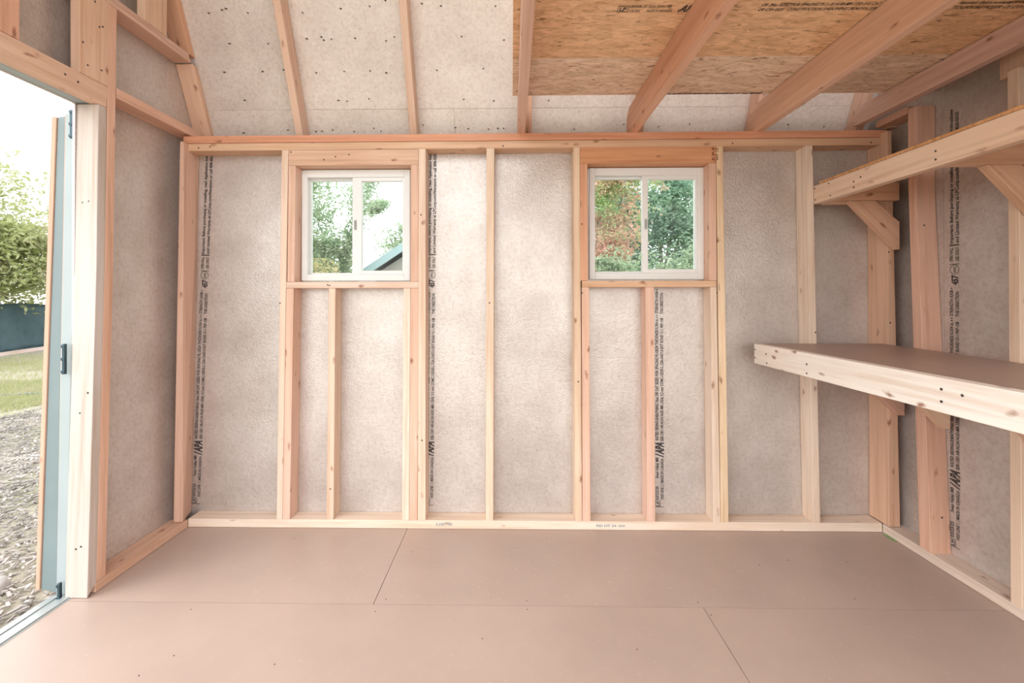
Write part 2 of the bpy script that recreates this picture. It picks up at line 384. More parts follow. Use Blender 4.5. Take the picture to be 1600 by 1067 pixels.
ink(wb, [('S-DRY 34', 0, .085, 0, .012, 0, .04)], Matrix.Translation((1.275, -W-.001, .018)) @ Mf, BLUEINK)
ink(wb, [('KD HT 34', 0, .10, 0, .012, 0, .04), ('SPF', .11, .145, 0, .010, 0, .03)], Matrix.Translation((2.09, -W-.001, .017)) @ Mf, BLUEINK)

# ------------------------------------------------------------------ windows
def window(name, hole, sash_left_bright):
    x0, x1, z0, z1 = hole
    wn = empty(name, ((x0+x1)/2, 0, z0), kind='structure')
    x0 += .002; x1 -= .002; z0 += .002; z1 -= .002
    f = .030
    joined('window_frame', VINYL, wn, [((x0, -.022, z0), (x0+f, .045, z1)), ((x1-f, -.022, z0), (x1, .045, z1)), ((x0+f, -.022, z0), (x1-f, .045, z0+f+.004)), ((x0+f, -.022, z1-f-.010), (x1-f, .045, z1))], bev=.002)
    xm = (x0+x1)/2
    # outer sash on the left, inner sash on the right, each with stiles, rails and a pane
    def sash(a, b, ya, yb, st, rl, nm, zb, zt2):
        s = joined(nm, VINYL, wn, [((a, ya, zb), (a+st[0], yb, zt2)), ((b-st[1], ya, zb), (b, yb, zt2)), ((a+st[0], ya, zb), (b-st[1], yb, zb+rl)), ((a+st[0], ya, zt2-rl), (b-st[1], yb, zt2))], bev=.0015)
        p = joined('pane', GLASS, s, [((a+st[0]-.002, (ya+yb)/2-.002, zb+rl-.002), (b-st[1]+.002, (ya+yb)/2+.002, zt2-rl+.002))])
        return s
    sash(x0+f, xm+.012, .012, .036, (.006, .022), .010, 'sash', z0+f+.004, z1-f-.010)
    s2 = sash(xm-.020, x1-f, -.016, .010, (.050 if not sash_left_bright else .030, .012), .020, 'sliding_sash', z0+f+.004, z1-f-.010)
    joined('latch', mat_plain('latch_grey', (.35, .36, .36), .4), s2, [((xm-.008, -.024, 1.535), (xm+.002, -.016, 1.585)), ((xm-.005, -.029, 1.552), (xm-.001, -.024, 1.568))], bev=.001)
    return wn
window('window_1', W1, False); window('window_2', W2, True)

# ================================================================== LEFT WALL (gable end with the door opening)
wl = empty('wall_left', (-.05, -1.2, 0), kind='structure')
YJ = -.610
def gable(u): return H+(.14-u)/.43 if u > -.345 else 3.14+(-.345-u)*.55
def gpoly(u):
    return gable(u) if u > -1.22 else gable(-2.44-u)
panel('sheathing_panel', wl, 'x', -W-.011, .011, (YJ, -.50, -.40, -.345, -.25, -.15, -.05, .14), (-.16, H, 3.9), poly=gpoly)
panel('sheathing_panel', wl, 'x', -W-.011, .011, (-1.22, YJ), (1.96, 3.9), poly=gpoly)
panel('sheathing_panel', wl, 'x', -W-.011, .011, (-2.44, -2.095, -1.22), (1.96, 2.4, 3.9), poly=gpoly)
def lb(name, y0, y1, z0, z1, axis, col, x0=-W+.001, x1=0.0, label=None, **k):
    return box(name, wl, (x0, y0, z0), (x1, y1, z1), axis=axis, col=col, label=label, **k)
lb('bottom_plate', YJ, -W-.001, .001, .040, (0, 1, 0), (.70, .47, .32))
# trimmer and king stud (slightly out of plumb)
prism('door_trimmer', wl, [(0, -.645, .001), (0, -.605, .040), (0, -.572, 1.30), (0, -.566, 1.958), (0, -.603, 1.958), (0, YJ, 1.30)], (-W, 0, 0), col=(.56, .49, .40))
prism('king_stud', wl, [(0, -.604, .0405), (0, -.564, .0405), (0, -.532, 1.30), (0, -.518, 2.395), (0, -.5555, 2.395), (0, -.571, 1.30)], (-W+.001, 0, 0), col=(.72, .47, .32))
prism('door_header', wl, [(0, -2.60, 1.959), (0, -.5665, 1.959), (0, -.5565, 2.046), (0, -2.60, 2.046)], (-S, 0, 0), (0, 1, 0), col=(.74, .52, .36))
prism('door_header', wl, [(-.046, -2.60, 1.962), (-.046, -.5665, 1.962), (-.046, -.5565, 2.046), (-.046, -2.60, 2.046)], (-.053, 0, 0), (0, 1, 0), mat=WHITEP)
prism('gable_stud', wl, [(0, -.682, 2.0475), (0, -.5575, 2.0475), (0, -.5565, 2.395), (0, -.684, 2.395)], (-S, 0, 0), col=(.74, .51, .34))
prism('gable_stud', wl, [(0, -1.02, 2.0475), (0, -.897, 2.0475), (0, -.897, 2.395), (0, -1.02, 2.395)], (-S, 0, 0), col=(.66, .38, .24))
lb('plate_block', -.517, .03, 2.019, 2.062, (0, 1, 0), (.72, .46, .31))
for z0, z1, c in ((2.396, 2.4155, (.70, .48, .34)), (2.4160, 2.436, (.68, .47, .35))):
    prism('gable_plate', wl, [(0, -2.4, z0), (0, -.075-(z0-2.396)*.43, z0), (0, -.075-(z1-2.396)*.43, z1), (0, -2.4, z1)], (-W+.001, 0, 0), (0, 1, 0), col=c)
prism('gable_stud', wl, [(0, -.372, 2.437), (0, -.240, 2.437), (0, -.240, 2.80), (0, -.372, 2.93)], (-S, 0, 0), col=(.74, .53, .35))
# flat gable rafter (lower steep slope) and its continuation above the plates
def slope(z, d=0): return ys(z)-d
prism('gable_rafter', wl, [(0, slope(2.064, .002), 2.064), (0, slope(2.064, .042), 2.064), (0, slope(2.3955, .042), 2.3955), (0, slope(2.3955, .002), 2.3955)], (-W+.001, 0, 0), (0, -.43, 1), col=(.74, .49, .32))
prism('gable_rafter', wl, [(0, slope(2.437, .002), 2.437), (0, slope(2.437, .042), 2.437), (0, slope(3.12, .042), 3.12), (0, slope(3.12, .002), 3.12)], (-W+.001, 0, 0), (0, -.43, 1), col=(.66, .38, .22))
# threshold and outside casing
trm = empty('trim_1', (-.1, -1.5, 0), kind='structure')
joined('door_threshold', ALU, trm, [((-.150, -2.7, -.024), (-.062, YJ-.02, .002)), ((-.095, -2.7, .002), (-.070, YJ-.02, .007)), ((-.128, -2.7, .002), (-.120, YJ-.02, .006)), ((-.170, -2.7, -.045), (-.150, YJ-.02, -.008))], bev=.001)
tr2 = empty('trim_2', (-.12, -.6, 0), kind='structure')
prism('casing', tr2, [(-.100, -.628, -.09), (-.142, -.628, -.09), (-.142, -.595, 1.925), (-.100, -.595, 1.925)], (0, .10, 0), mat=WHITEP)
prism('siding_edge', tr2, [(-.143, -.612, -.09), (-.158, -.612, -.09), (-.156, -.585, 1.925), (-.143, -.585, 1.925)], (0, .08, 0), col=(.55, .42, .33))

# door leaf folded right back against the outside wall
dr = empty('door_1', (-.19, -.57, 0), kind='structure')
prism('door_leaf', dr, [(-.160, -.57, -.035), (-.262, -.57, -.015), (-.200, -.57, 1.919), (-.160, -.57, 1.925)], (-.02, .95, 0), mat=PAINT)
prism('door_edge_board', dr, [(-.264, -.575, -.015), (-.282, -.575, -.015), (-.221, -.575, 1.919), (-.2015, -.575, 1.919)], (-.02, .95, 0), col=(.62, .40, .27))
for yf, z0, z1 in ((-.606, 1.82, 1.935), (-.634, .875, .995), (-.650, -.055, .06)):
    joined('hinge', STEEL, dr, [((-.1155, yf, z0), (-.1055, yf+.012, z1))]+[((-.1175, yf-.003, z0+q*(z1-z0)-.006), (-.1035, yf, z0+q*(z1-z0)+.006)) for q in (.08, .5, .92)], bev=.001)

# ================================================================== RIGHT WALL
wr = empty('wall_right', (R+.05, -1.2, 0), kind='structure')
X = R+W
panel('sheathing_panel', wr, 'x', X, .011, (-.325, -.25, -.15, -.05, .14), (-.16, H, 3.9), poly=gpoly)
panel('sheathing_panel', wr, 'x', X, .011, (-1.545, -1.22, -.8, -.345, -.327), (-.16, H, 3.9), poly=gpoly)
panel('sheathing_panel', wr, 'x', X, .011, (-2.6, -2.2, -2.095, -1.547), (-.16, H, 3.9), poly=gpoly)
prism('bottom_plate', wr, [(R, -3.0, .001), (R, -W-.001, .001), (R, -W-.001, .043), (R, -3.0, .037)], (W-.001, 0, 0), (0, 1, 0), col=(.74, .62, .48))
prism('flat_stud', wr, [(R, -.354, .040), (R, -.296, .044), (R, -.247, 1.70), (R, -.247, 2.055), (R, -.290, 2.055), (R, -.287, 1.66)], (W-.001, 0, 0), col=(.73, .46, .31))
box('stud', wr, (R, -.712, .038), (R+W-.001, -.674, 2.02), col=(.77, .60, .42))
box('stud', wr, (R, -1.32, .038), (R+W-.001, -1.282, 2.02), col=(.77, .58, .40))
box('gable_stud', wr, (R+W-S-.001, -.70, 2.021), (R+W-.001, -.60, 2.8), col=(.72, .50, .34))
prism('top_plate', wr, [(R, -.246, 2.037), (R, -.06, 2.037), (R, -.06, 2.070), (R, -.246, 2.070)], (W-.001, 0, 0), (0, 1, 0), col=(.70, .42, .27))
strip(wr, True, (X, -.3775, 0), (X, -.384, 2.0), (-1, 0, 0), (0, 1, 0))
box('gable_rafter', wr, (R+.045, -.09, 2.03), (R+W-.001, -.05, 2.05), col=TAN, axis=(0, 1, 0))

# ================================================================== CEILING: steep back slope, upper roof, loft
ce = empty('ceiling', (1.76, -.1, H), kind='structure')
def slab(name, x0, x1, za, zb, th=.011):
    a = (x0, ys(za), za); b = (x1, ys(za), za); c = (x1, ys(zb), zb); d = (x0, ys(zb), zb)
    nrm = Vector((0, 1, .43)).normalized()*th
    return prism(name, ce, [a, b, c, d], nrm, (1, 0, 0), mat=SHROOF, bev=.001)
slab('roof_panel', -.10, 1.35, 1.96, 2.2030); slab('roof_panel', 1.3505, 3.62, 1.96, 2.2030)
slab('roof_panel', -.10, 2.28, 2.2035, 3.14); slab('roof_panel', 2.2805, 3.62, 2.2035, 3.14)
slab2 = prism('roof_underlay', ce, [(-.1, ys(1.95)+.014, 1.95), (3.62, ys(1.95)+.014, 1.95), (3.62, ys(3.14)+.014, 3.14), (-.1, ys(3.14)+.014, 3.14)], (0, .003, .0013), (1, 0, 0), col=(.12, .10, .09), bev=0)
box('soffit_light_block', ce, (-.1, .012, 1.955), (3.62, .16, 1.966), axis=(1, 0, 0), col=TAN)  # unseen board added to close the eave gap against leaking light
for x0, x1 in ((-.1, 1.7), (1.702, 3.62)):
    prism('upper_roof_panel', ce, [(x0, -.343, 3.14), (x1, -.343, 3.14), (x1, -1.22, 3.622), (x0, -1.22, 3.622)], (0, .005, .010), (1, 0, 0), mat=SHROOF, bev=.001)
    prism('upper_roof_panel', ce, [(x0, -2.10, 3.14), (x1, -2.10, 3.14), (x1, -1.222, 3.622), (x0, -1.222, 3.622)], (0, -.005, .010), (1, 0, 0), mat=SHROOF, bev=.001)
def rafter(x, col):
    z0 = 2.02; z1 = 3.10; d = .097
    return prism('rafter', ce, [(x, ys(z0)-.003, z0), (x, ys(z0)-d, z0), (x, ys(z1)-d, z1), (x, ys(z1)-.003, z1)], (S, 0, 0), (0, -.43, 1), col=col)
for x, c in ((.501, (.74, .53, .37)), (1.117, (.74, .54, .38)), (1.732, (.68, .42, .27)), (2.326, (.70, .44, .3)), (2.936, (.70, .45, .31)), (3.48, (.70, .47, .33))):
    rafter(x, c)
for x in (.501, 1.117, 1.732, 2.326, 2.936):
    prism('upper_rafter', ce, [(x, -.40, 3.13), (x, -.40, 3.05), (x, -1.22, 3.50), (x, -1.22, 3.60)], (S, 0, 0), (0, -1, .55), col=v3(PINK))
def joist(x, col, top=2.152, y1=-2.40, label=None):
    return prism('loft_joist', ce, [(x, y1, H+.001), (x, -.015, H+.001), (x, -.03, 2.125), (x, -.075, top-.001), (x, y1, top-.001)], (S, 0, 0), (0, 1, 0), col=col, label=label)
joist(1.693, (.74, .51, .37)); joist(2.264, (.74, .45, .29)); joist(2.893, (.75, .50, .34))
prism('loft_joist', ce, [(3.43, -2.4, 2.058), (3.43, -.02, 2.058), (3.43, -.03, 2.11), (3.43, -.08, 2.150), (3.43, -2.4, 2.150)], (S, 0, 0), (0, 1, 0), col=(.70, .49, .37))
def loft(y0, y1, col):
    o = prism('loft_panel', ce, [(1.668, y0, 2.153), (3.60, y0, 2.153), (3.60, y1, 2.153), (1.668, y1, 2.153)], (0, 0, .012), (0, 0, 1), mat=OSB, col=col, bev=.001)
    return o
loft(-.548, -.206, (.86, .68, .53)); loft(-1.768, -.550, (.84, .56, .34)); loft(-2.42, -1.770, (.84, .56, .34))
# print on the loft board
LT = [('00408-25', 2.063, 2.118, .014, .011, .2, 0), ('15:56', 2.066, 2.10, -.006, .011, .2, 0), ('Swan Valley MB', 2.122, 2.20, .014, .011, .2, 0), ('MADE IN CANADA', 2.122, 2.208, -.006, .011, .2, 0),
      ('APA', 2.228, 2.294, -.006, .030, .35, .03), ('RATED SHEATHING', 2.33, 2.42, .014, .011, .2, 0), ('EXPOSURE 1', 2.33, 2.42, -.006, .011, .2, 0),
      ('OR 24oc SIZED FOR SPACING PS 2-18 HUD-MR-1350 7/16 CAT THICKNESS 0.418 in.', 2.50, 3.02, .014, .012, .2, .01), ('OR CSA 0325   CONSTRUCTION SHEATHING 2R24/2F16 ESR-1785 PRP-108 W24', 2.50, 3.02, -.006, .012, .2, .01),
      ('457', 3.08, 3.13, -.006, .022, .2, .03), ('Important: Before purchasing or installing this', 3.15, 3.42, .014, .012, .2, .01), ('TOUJOURS POSER CE COTE', 3.15, 3.40, -.006, .012, .2, .01), ('LP', 2.029, 2.052, .001, .015, 0, .03)]
V, F = text_mesh(LT, None)
for a in ((2.022, 2.059, -.004, -.002), (2.022, 2.059, .020, .022), (2.022, 2.024, -.004, .022), (2.057, 2.059, -.004, .022)): quad(V, F, *a)
me = bpy.data.meshes.new('panel_lettering'); me.from_pydata([(x, -.851-y*1.25, 2.1518) for x, y, z in V], [], F); link('panel_lettering', me, INK, ce)
V, F = text_mesh([('-- THIS SIDE DOWN --', 2.27, 2.36, 0, .012, 0, .05), ('TO SUPPORTS SPAN 24/16 MAXIMUM AT ALL EDGES', 2.40, 2.86, 0, .012, 0, .05), ('NAIL 6 in.', 3.00, 3.12, 0, .013, .2, .05)], None)
me = bpy.data.meshes.new('panel_lettering'); me.from_pydata([(x, -.2085-y, 2.1518) for x, y, z in V], [], F); link('panel_lettering', me, INK, ce)
# nail points poking through the roof sheathing
NAILS = [(0.606, 2.622), (0.801, 2.636), (0.95, 2.644), (1.031, 2.666), (1.213, 2.652), (1.308, 2.642), (1.584, 2.639), (0.606, 2.515), (0.683, 2.522), (0.694, 2.509), (0.735, 2.513), (0.857, 2.515), (1.016, 2.503), (1.06, 2.519), (1.409, 2.518), (1.626, 2.502), (0.402, 2.497), (0.344, 2.378), (0.458, 2.384), (0.629, 2.37), (0.78, 2.375), (0.918, 2.376), (1.0, 2.367), (1.269, 2.376), (1.514, 2.382), (0.727, 2.246), (0.774, 2.242), (0.894, 2.252), (1.405, 2.246), (1.566, 2.238), (0.422, 2.109), (0.578, 2.101), (0.612, 2.103), (0.673, 2.108), (0.791, 2.1), (0.902, 2.115), (0.94, 2.101), (1.177, 2.128), (1.353, 2.115), (1.426, 2.109), (1.537, 2.107), (1.589, 2.11), (1.621, 2.11), (0.127, 2.624), (0.197, 2.636), (0.219, 2.641), (0.327, 2.623), (0.199, 2.498), (0.139, 2.376), (0.216, 2.25), (0.171, 2.097), (1.863, 2.238), (2.274, 2.125), (2.466, 2.113), (2.633, 2.124), (2.006, 2.103), (3.167, 2.118), (3.362, 2.107)]
for k in range(30): NAILS.append((rnd.uniform(.1, 1.6), 2.76+.13*(k % 3)+rnd.uniform(-.01, .01)))
bm = bmesh.new()
for x, z in NAILS:
    r = bmesh.ops.create_cone(bm, cap_ends=True, segments=6, radius1=.0042, radius2=.0012, depth=.016)
    M = Matrix.Translation((x, ys(z)-.006, z-.003)) @ Matrix.Rotation(PI/2+.4, 4, 'X') @ Matrix.Rotation(rnd.uniform(-.4, .4), 4, 'Y')
    bmesh.ops.transform(bm, matrix=M, verts=r['verts'])
me = bpy.data.meshes.new('nail_points'); bm.to_mesh(me); bm.free(); link('nail_points', me, NAIL, ce)['kind'] = 'stuff'

# ================================================================== SHELF AND WORKBENCH (right)
def nails(parent, pts, ax='x', r=.0042):
    bm = bmesh.new()
    for p in pts:
        q = bmesh.ops.create_cone(bm, cap_ends=True, segments=8, radius1=r, radius2=r*.8, depth=.0016)
        bmesh.ops.transform(bm, matrix=Matrix.Translation(p) @ Matrix.Rotation(PI/2, 4, 'Y' if ax == 'x' else 'X'), verts=q['verts'])
    me = bpy.data.meshes.new('nail_heads'); bm.to_mesh(me); bm.free(); o = link('nail_heads', me, NAIL, parent); o['kind'] = 'stuff'; return o
sh = empty('wall_shelf', (R-.17, -1.2, 1.645), label='long overhead wooden shelf on the right wall, held by diagonal braces', cat='shelf')
XS = 3.183
prism('front_board', sh, [(XS, -2.45, 1.645), (XS, -W-.0012, 1.645), (XS, -W-.0012, 1.736), (XS, -2.45, 1.740)], (S, 0, 0), (0, 1, 0), col=(.80, .61, .42))
prism('shelf_board', sh, [(XS+.001, -2.45, 1.7415), (XS+.001, -.13, 1.7375), (R-.001, -.13, 1.7375), (R-.001, -2.45, 1.7415)], (0, 0, .011), (1, 0, 0), mat=OSB, col=(.66, .36, .16), bev=.001)
nails(sh, [(XS-.0008, y, z) for y, z in ((-.10, 1.722), (-.105, 1.664), (-.20, 1.722), (-.21, 1.662), (-.36, 1.665), (-.36, 1.69), (-.40, 1.70), (-.75, 1.70), (-.75, 1.67))])
def bracket(parent, x1, yb, ztop, armx0, col, h=.087, dz=.245, wth=.238):
    """horizontal arm plus 45 degree brace, flat against the camera side of a stud; yb is the front face"""
    a = prism('bracket_arm', parent, [(armx0, yb, ztop-h), (x1, yb, ztop-h), (x1, yb, ztop), (armx0, yb, ztop)], (0, S-.001, 0), (1, 0, 0), col=col)
    z = ztop-h-.001
    b = prism('brace', parent, [(x1-wth, yb, z), (x1-.118, yb, z), (x1, yb, z-.105), (x1, yb, z-.238), (x1-.012, yb, z-.238)], (0, S-.001, 0), (1, 0, -1), col=col)
    return a, b
bracket(sh, 3.546, -.166, 1.735, XS+S+.001, (.70, .44, .27))
bracket(sh, 3.60, -.752, 1.738, XS+S+.001, (.70, .45, .28))
prism('back_cleat', sh, [(XS+S+.001, -.128, 1.640), (3.515, -.128, 1.640), (3.515, -.128, 1.728), (XS+S+.001, -.128, 1.728)], (0, .038, 0), (1, 0, 0), col=(.72, .48, .32))

wbn = empty('workbench', (R-.3, -1.2, .85), label='wooden workbench with brown top fixed along the right wall', cat='workbench')
XB = 2.883
prism('front_board', wbn, [(XB, -2.45, .850), (XB, -W-.0012, .846), (XB, -W-.0012, .9445), (XB, -2.45, .9505)], (S, 0, 0), (0, 1, 0), col=(.84, .78, .64))
prism('bench_top', wbn, [(XB+S+.001, -2.45, .9325), (XB+S+.001, -W-.0012, .9290), (R-.003, -W-.0012, .9290), (R-.003, -.24, .9290), (3.440, -.81, .930), (3.36, -2.45, .9325)], (0, 0, .0155), (0, 1, 0), mat=BENCHM, bev=.001)
prism('end_board', wbn, [(XB+S+.001, -.128, .842), (R-.005, -.128, .842), (R-.005, -.128, .9285), (XB+S+.001, -.128, .9285)], (0, .038, 0), (1, 0, 0), col=(.75, .6, .45))
def lbrace(x1, yb, col):
    z = .84
    prism('bracket_arm', wbn, [(XB+S+.001, yb, .842), (x1, yb, .842), (x1, yb, .928), (XB+S+.001, yb, .928)], (0, S-.001, 0), (1, 0, 0), col=col)
    prism('brace', wbn, [(x1-.262, yb, z), (x1-.14, yb, z), (x1, yb, z-.14), (x1, yb, z-.236), (x1-.026, yb, z-.236)], (0, S-.001, 0), (1, 0, -1), col=col)
lbrace(3.566, -.166, (.70, .46, .33)); lbrace(3.568, -.393, (.76, .54, .36)); lbrace(3.60, -.752, (.74, .52, .36))
nails(wbn, [(XB-.0008, y, z) for y, z in ((-.10, .915), (-.10, .875), (-.20, .905), (-.205, .862), (-.50, .90), (-.50, .862), (-1.09, .915), (-1.09, .88), (-1.15, .91))])
gt = box('tape_scrap', None, (3.503, -.18, .0005), (3.514, -.11, .004), axis=(0, 1, 0), mat=GREEN, bev=.001)
tag(gt, 'scrap of bright green tape on the floor by the right corner', 'tape')

# visible nail heads in the framing, grouped per wall
nails(wl, [(.0008, y, z) for y, z in ((-.66, 2.36), (-.62, 2.36), (-.60, 2.27), (-.585, 2.28), (-.67, 2.17), (-.59, 2.10), (-.65, 2.09), (-.74, 2.01), (-.69, 2.005))])
nails(wb, [(x, -W-.0008, z) for x, z in ((.05, 1.95), (.11, 1.955), (.53, 1.925), (.76, 1.90), (.83, 1.91), (.70, 1.885), (1.62, 1.95), (2.78, 1.955), (1.20, 1.60), (2.02, 1.55), (1.55, 1.15), (.475, 1.15), (2.00, .75), (1.205, .45), (.735, .20), (3.19, 1.0), (2.70, 1.2), (.73, 1.24), (.72, 1.243), (2.02, 1.2), (3.47, 1.955))], 'y')
nails(wb, [(x, -.127-.0008, z) for x, z in ((3.53, 1.05), (3.525, 1.4))], 'y')
nails(wr, [(R+.05, -.3535+.001, .2), (R-.0008, -.33, 1.5)], 'y')
nails(wl, [(x, YJ-.0015+dy, z) for x, dy, z in ((-.06, .012, 1.85), (-.03, .010, 1.84), (-.06, .005, 1.56), (-.035, .005, 1.565), (-.02, -.013, .80), (-.05, -.014, .72), (-.07, -.016, .55), (-.05, -.018, .5), (-.03, -.029, .20), (-.05, -.029, .19))], 'y')

# ================================================================== OUTSIDE
def mat_ground():
    k = NB('dry_ground')
    a = k.n('TexNoise', Scale=1.2, Detail=6.0, Roughness=.7); k.l(k.coord((1, 1, 1), False), a.inputs['Vector'])
    b = k.n('TexNoise', Scale=22.0, Detail=5.0, Roughness=.8); k.l(k.coord((1, 1, 1), False), b.inputs['Vector'])
    c = k.ramp(a.outputs[0], [(.35, (.30, .31, .18)), (.5, (.36, .32, .25)), (.7, (.40, .35, .29))])
    d = k.ramp(b.outputs[0], [(.3, (.55, .5, .45)), (.5, (1, 1, 1)), (.7, (1.3, 1.3, 1.25))])
    k.l(k.mix(1.0, c, d, 'MULTIPLY'), k.b.inputs['Base Color']); k.b.inputs['Roughness'].default_value = .9; k.bump(b.outputs[0], 1.0, .02)
    return k.m
gr = joined('ground', mat_ground(), None, [((-60, -30, -.26), (60, 60, -.2))]); gr['kind'] = 'structure'; gr['label'] = 'pale dry garden ground with grass'
GW = mat_plain('bark_chip', (.36, .325, .30), .8, 0, .45, 6)
def scatter(name, mat, n, region, size, fn=None, seed=1, z=-.2):
    r = random.Random(seed); V = []; F = []
    for i in range(n):
        x = r.uniform(region[0], region[1]); y = r.uniform(region[2], region[3])
        a = r.uniform(0, PI); l = r.uniform(*size)*.5; wd = l*r.uniform(.12, .4); t = r.uniform(.003, .009)
        ca, sa = math.cos(a), math.sin(a); tl = r.uniform(-.3, .3); zz = z+r.uniform(0, .025); k = len(V)
        for dz in (0, t):
            for du, dv in ((-l, -wd), (l, -wd*.7), (l*.9, wd), (-l, wd*.8)):
                V.append((x+du*ca-dv*sa, y+du*sa+dv*ca, zz+dz+du*tl))
        F += [[k+4, k+5, k+6, k+7], [k, k+1, k+5, k+4], [k+1, k+2, k+6, k+5], [k+2, k+3, k+7, k+6], [k+3, k, k+4, k+7]]
    me = bpy.data.meshes.new(name); me.from_pydata(V, [], F); return link(name, me, mat)
c1 = scatter('wood_chips', GW, 26000, (-4.2, -.28, -1.2, 3.2), (.012, .045)); tag(c1, 'grey brown wood chips covering the ground outside the doorway', 'wood chips', kind='stuff')
def grass(name, regions, mat, n, seed=3, hh=(.03, .09)):
    r = random.Random(seed); V = []; F = []
    for i in range(n):
        x0, x1, y0, y1 = r.choice(regions); x = r.uniform(x0, x1); y = r.uniform(y0, y1); h = r.uniform(*hh); a = r.uniform(0, 2*PI); b = r.uniform(-.04, .04)
        k = len(V); dx, dy = .006*math.cos(a), .006*math.sin(a)
        V += [(x-dx, y-dy, -.2), (x+dx, y+dy, -.2), (x+b, y+b*.6, -.2+h)]; F.append([k, k+1, k+2])
    me = bpy.data.meshes.new(name); me.from_pydata(V, [], F); return link(name, me, mat)
LG = mat_leaf('grass_blades', [(.25, .28, .12), (.34, .34, .19), (.36, .32, .23)])
tag(grass('grass', [(-8.9, -4.4, 1.6, 8.2), (-9.8, -4.4, 6, 9), (-7, -4.4, 3, 5)], LG, 26000), 'sparse yellow green grass between the wood chips and the fence', 'grass', kind='stuff')
def rock(loc, s, label, seed):
    bm = bmesh.new(); bmesh.ops.create_icosphere(bm, subdivisions=3, radius=1)
    for v in bm.verts:
        n = noise.noise(v.co*1.3+Vector((seed, 0, 0)))*.35; v.co = Vector((v.co.x*s[0], v.co.y*s[1], v.co.z*s[2]))*(1+n)
    me = bpy.data.meshes.new('rock'); bm.to_mesh(me); bm.free()
    for p in me.polygons: p.use_smooth = True
    o = link('rock', me, mat_plain('rock_stone', (.38, .36, .34), .8, 0, .2, 9), None, Matrix.Translation(loc)); tag(o, label, 'rock')
rock((-.76, -.31, -.175), (.06, .05, .04), 'pale rounded rock among the wood chips', 3.1)
rock((-.50, -.40, -.185), (.018, .016, .012), 'small pale pebble near the bottom of the folded door', 8.2)
# fence with dark teal shade cloth
fn = empty('screened_fence', (-10.4, 8.0, -.2), label='low fence covered with dark teal shade cloth', cat='fence')
bm = bmesh.new(); n = 60; A = Vector((-9.2, 3.0, 0)); B = Vector((-12.3, 14.0, 0)); rows = []
for j in range(9):
    rows.append([])
    for i in range(n+1):
        t = i/n; p = A.lerp(B, t); zz = -.18+j/8*1.20
        p = p+Vector((1, .25, 0))*(.04*math.sin(t*40+j*.5)+.05*noise.noise(Vector((t*22, j*.6, 0)))); p.z = zz+.03*math.sin(t*26)*(1 if j == 8 else .5)
        rows[j].append(bm.verts.new(p))
for j in range(8):
    for i in range(n): bm.faces.new((rows[j][i], rows[j][i+1], rows[j+1][i+1], rows[j+1][i]))
bmesh.ops.solidify(bm, geom=bm.faces[:], thickness=.008)
me = bpy.data.meshes.new('shade_cloth'); bm.to_mesh(me); bm.free()
for p in me.polygons: p.use_smooth = True
link('shade_cloth', me, mat_plain('teal_shade_cloth', (.085, .145, .165), .7, 0, .15, 5), fn)
for i in range(7):
    p = A.lerp(B, (i+.5)/7); box('fence_post', fn, (p.x-.12, p.y-.03, -.2), (p.x-.06, p.y+.03, 1.08), col=(.40, .33, .30))
kb = empty('fence_kerb', (-10.2, 8, -.2), label='pale timber edging along the foot of the teal fence', cat='edging')
prism('kerb_board', kb, [A+Vector((.10, 0, -.2)), A+Vector((.22, 0, -.2)), A+Vector((.22, 0, -.12)), A+Vector((.10, 0, -.12))], B-A, B-A, col=(.55, .45, .38))
# thin hose on the grass
def tube(name, pts, r, mat, label, cat, seg=8):
    P = [Vector(p) for p in pts]; path = []
    for i in range(len(P)-1):
        a = P[max(i-1, 0)]; b = P[i]; c = P[i+1]; d = P[min(i+2, len(P)-1)]
        for q in range(8):
            t = q/8; path.append(.5*((2*b)+(c-a)*t+(2*a-5*b+4*c-d)*t*t+(3*b-a-3*c+d)*t**3))
    path.append(P[-1]); V = []; F = []
    for i, p in enumerate(path):
        tg = (path[min(i+1, len(path)-1)]-path[max(i-1, 0)]).normalized(); u = tg.cross(Vector((0, 0, 1))).normalized(); v = tg.cross(u)
        for q in range(seg): V.append(tuple(p+(u*math.cos(2*PI*q/seg)+v*math.sin(2*PI*q/seg))*r))
        if i:
            for q in range(seg): F.append([(i-1)*seg+q, (i-1)*seg+(q+1) % seg, i*seg+(q+1) % seg, i*seg+q])
    me = bpy.data.meshes.new(name); me.from_pydata(V, [], F); o = link(name, me, mat); return tag(o, label, cat)
tube('garden_hose', [(-7.5, 3.4, -.185), (-5.5, 3.85, -.18), (-4.6, 4.3, -.185), (-3.4, 4.8, -.18), (-2, 5.4, -.185)], .012, mat_plain('hose_rubber', (.16, .21, .26), .5), 'thin dark hose lying across the grass outside', 'hose')

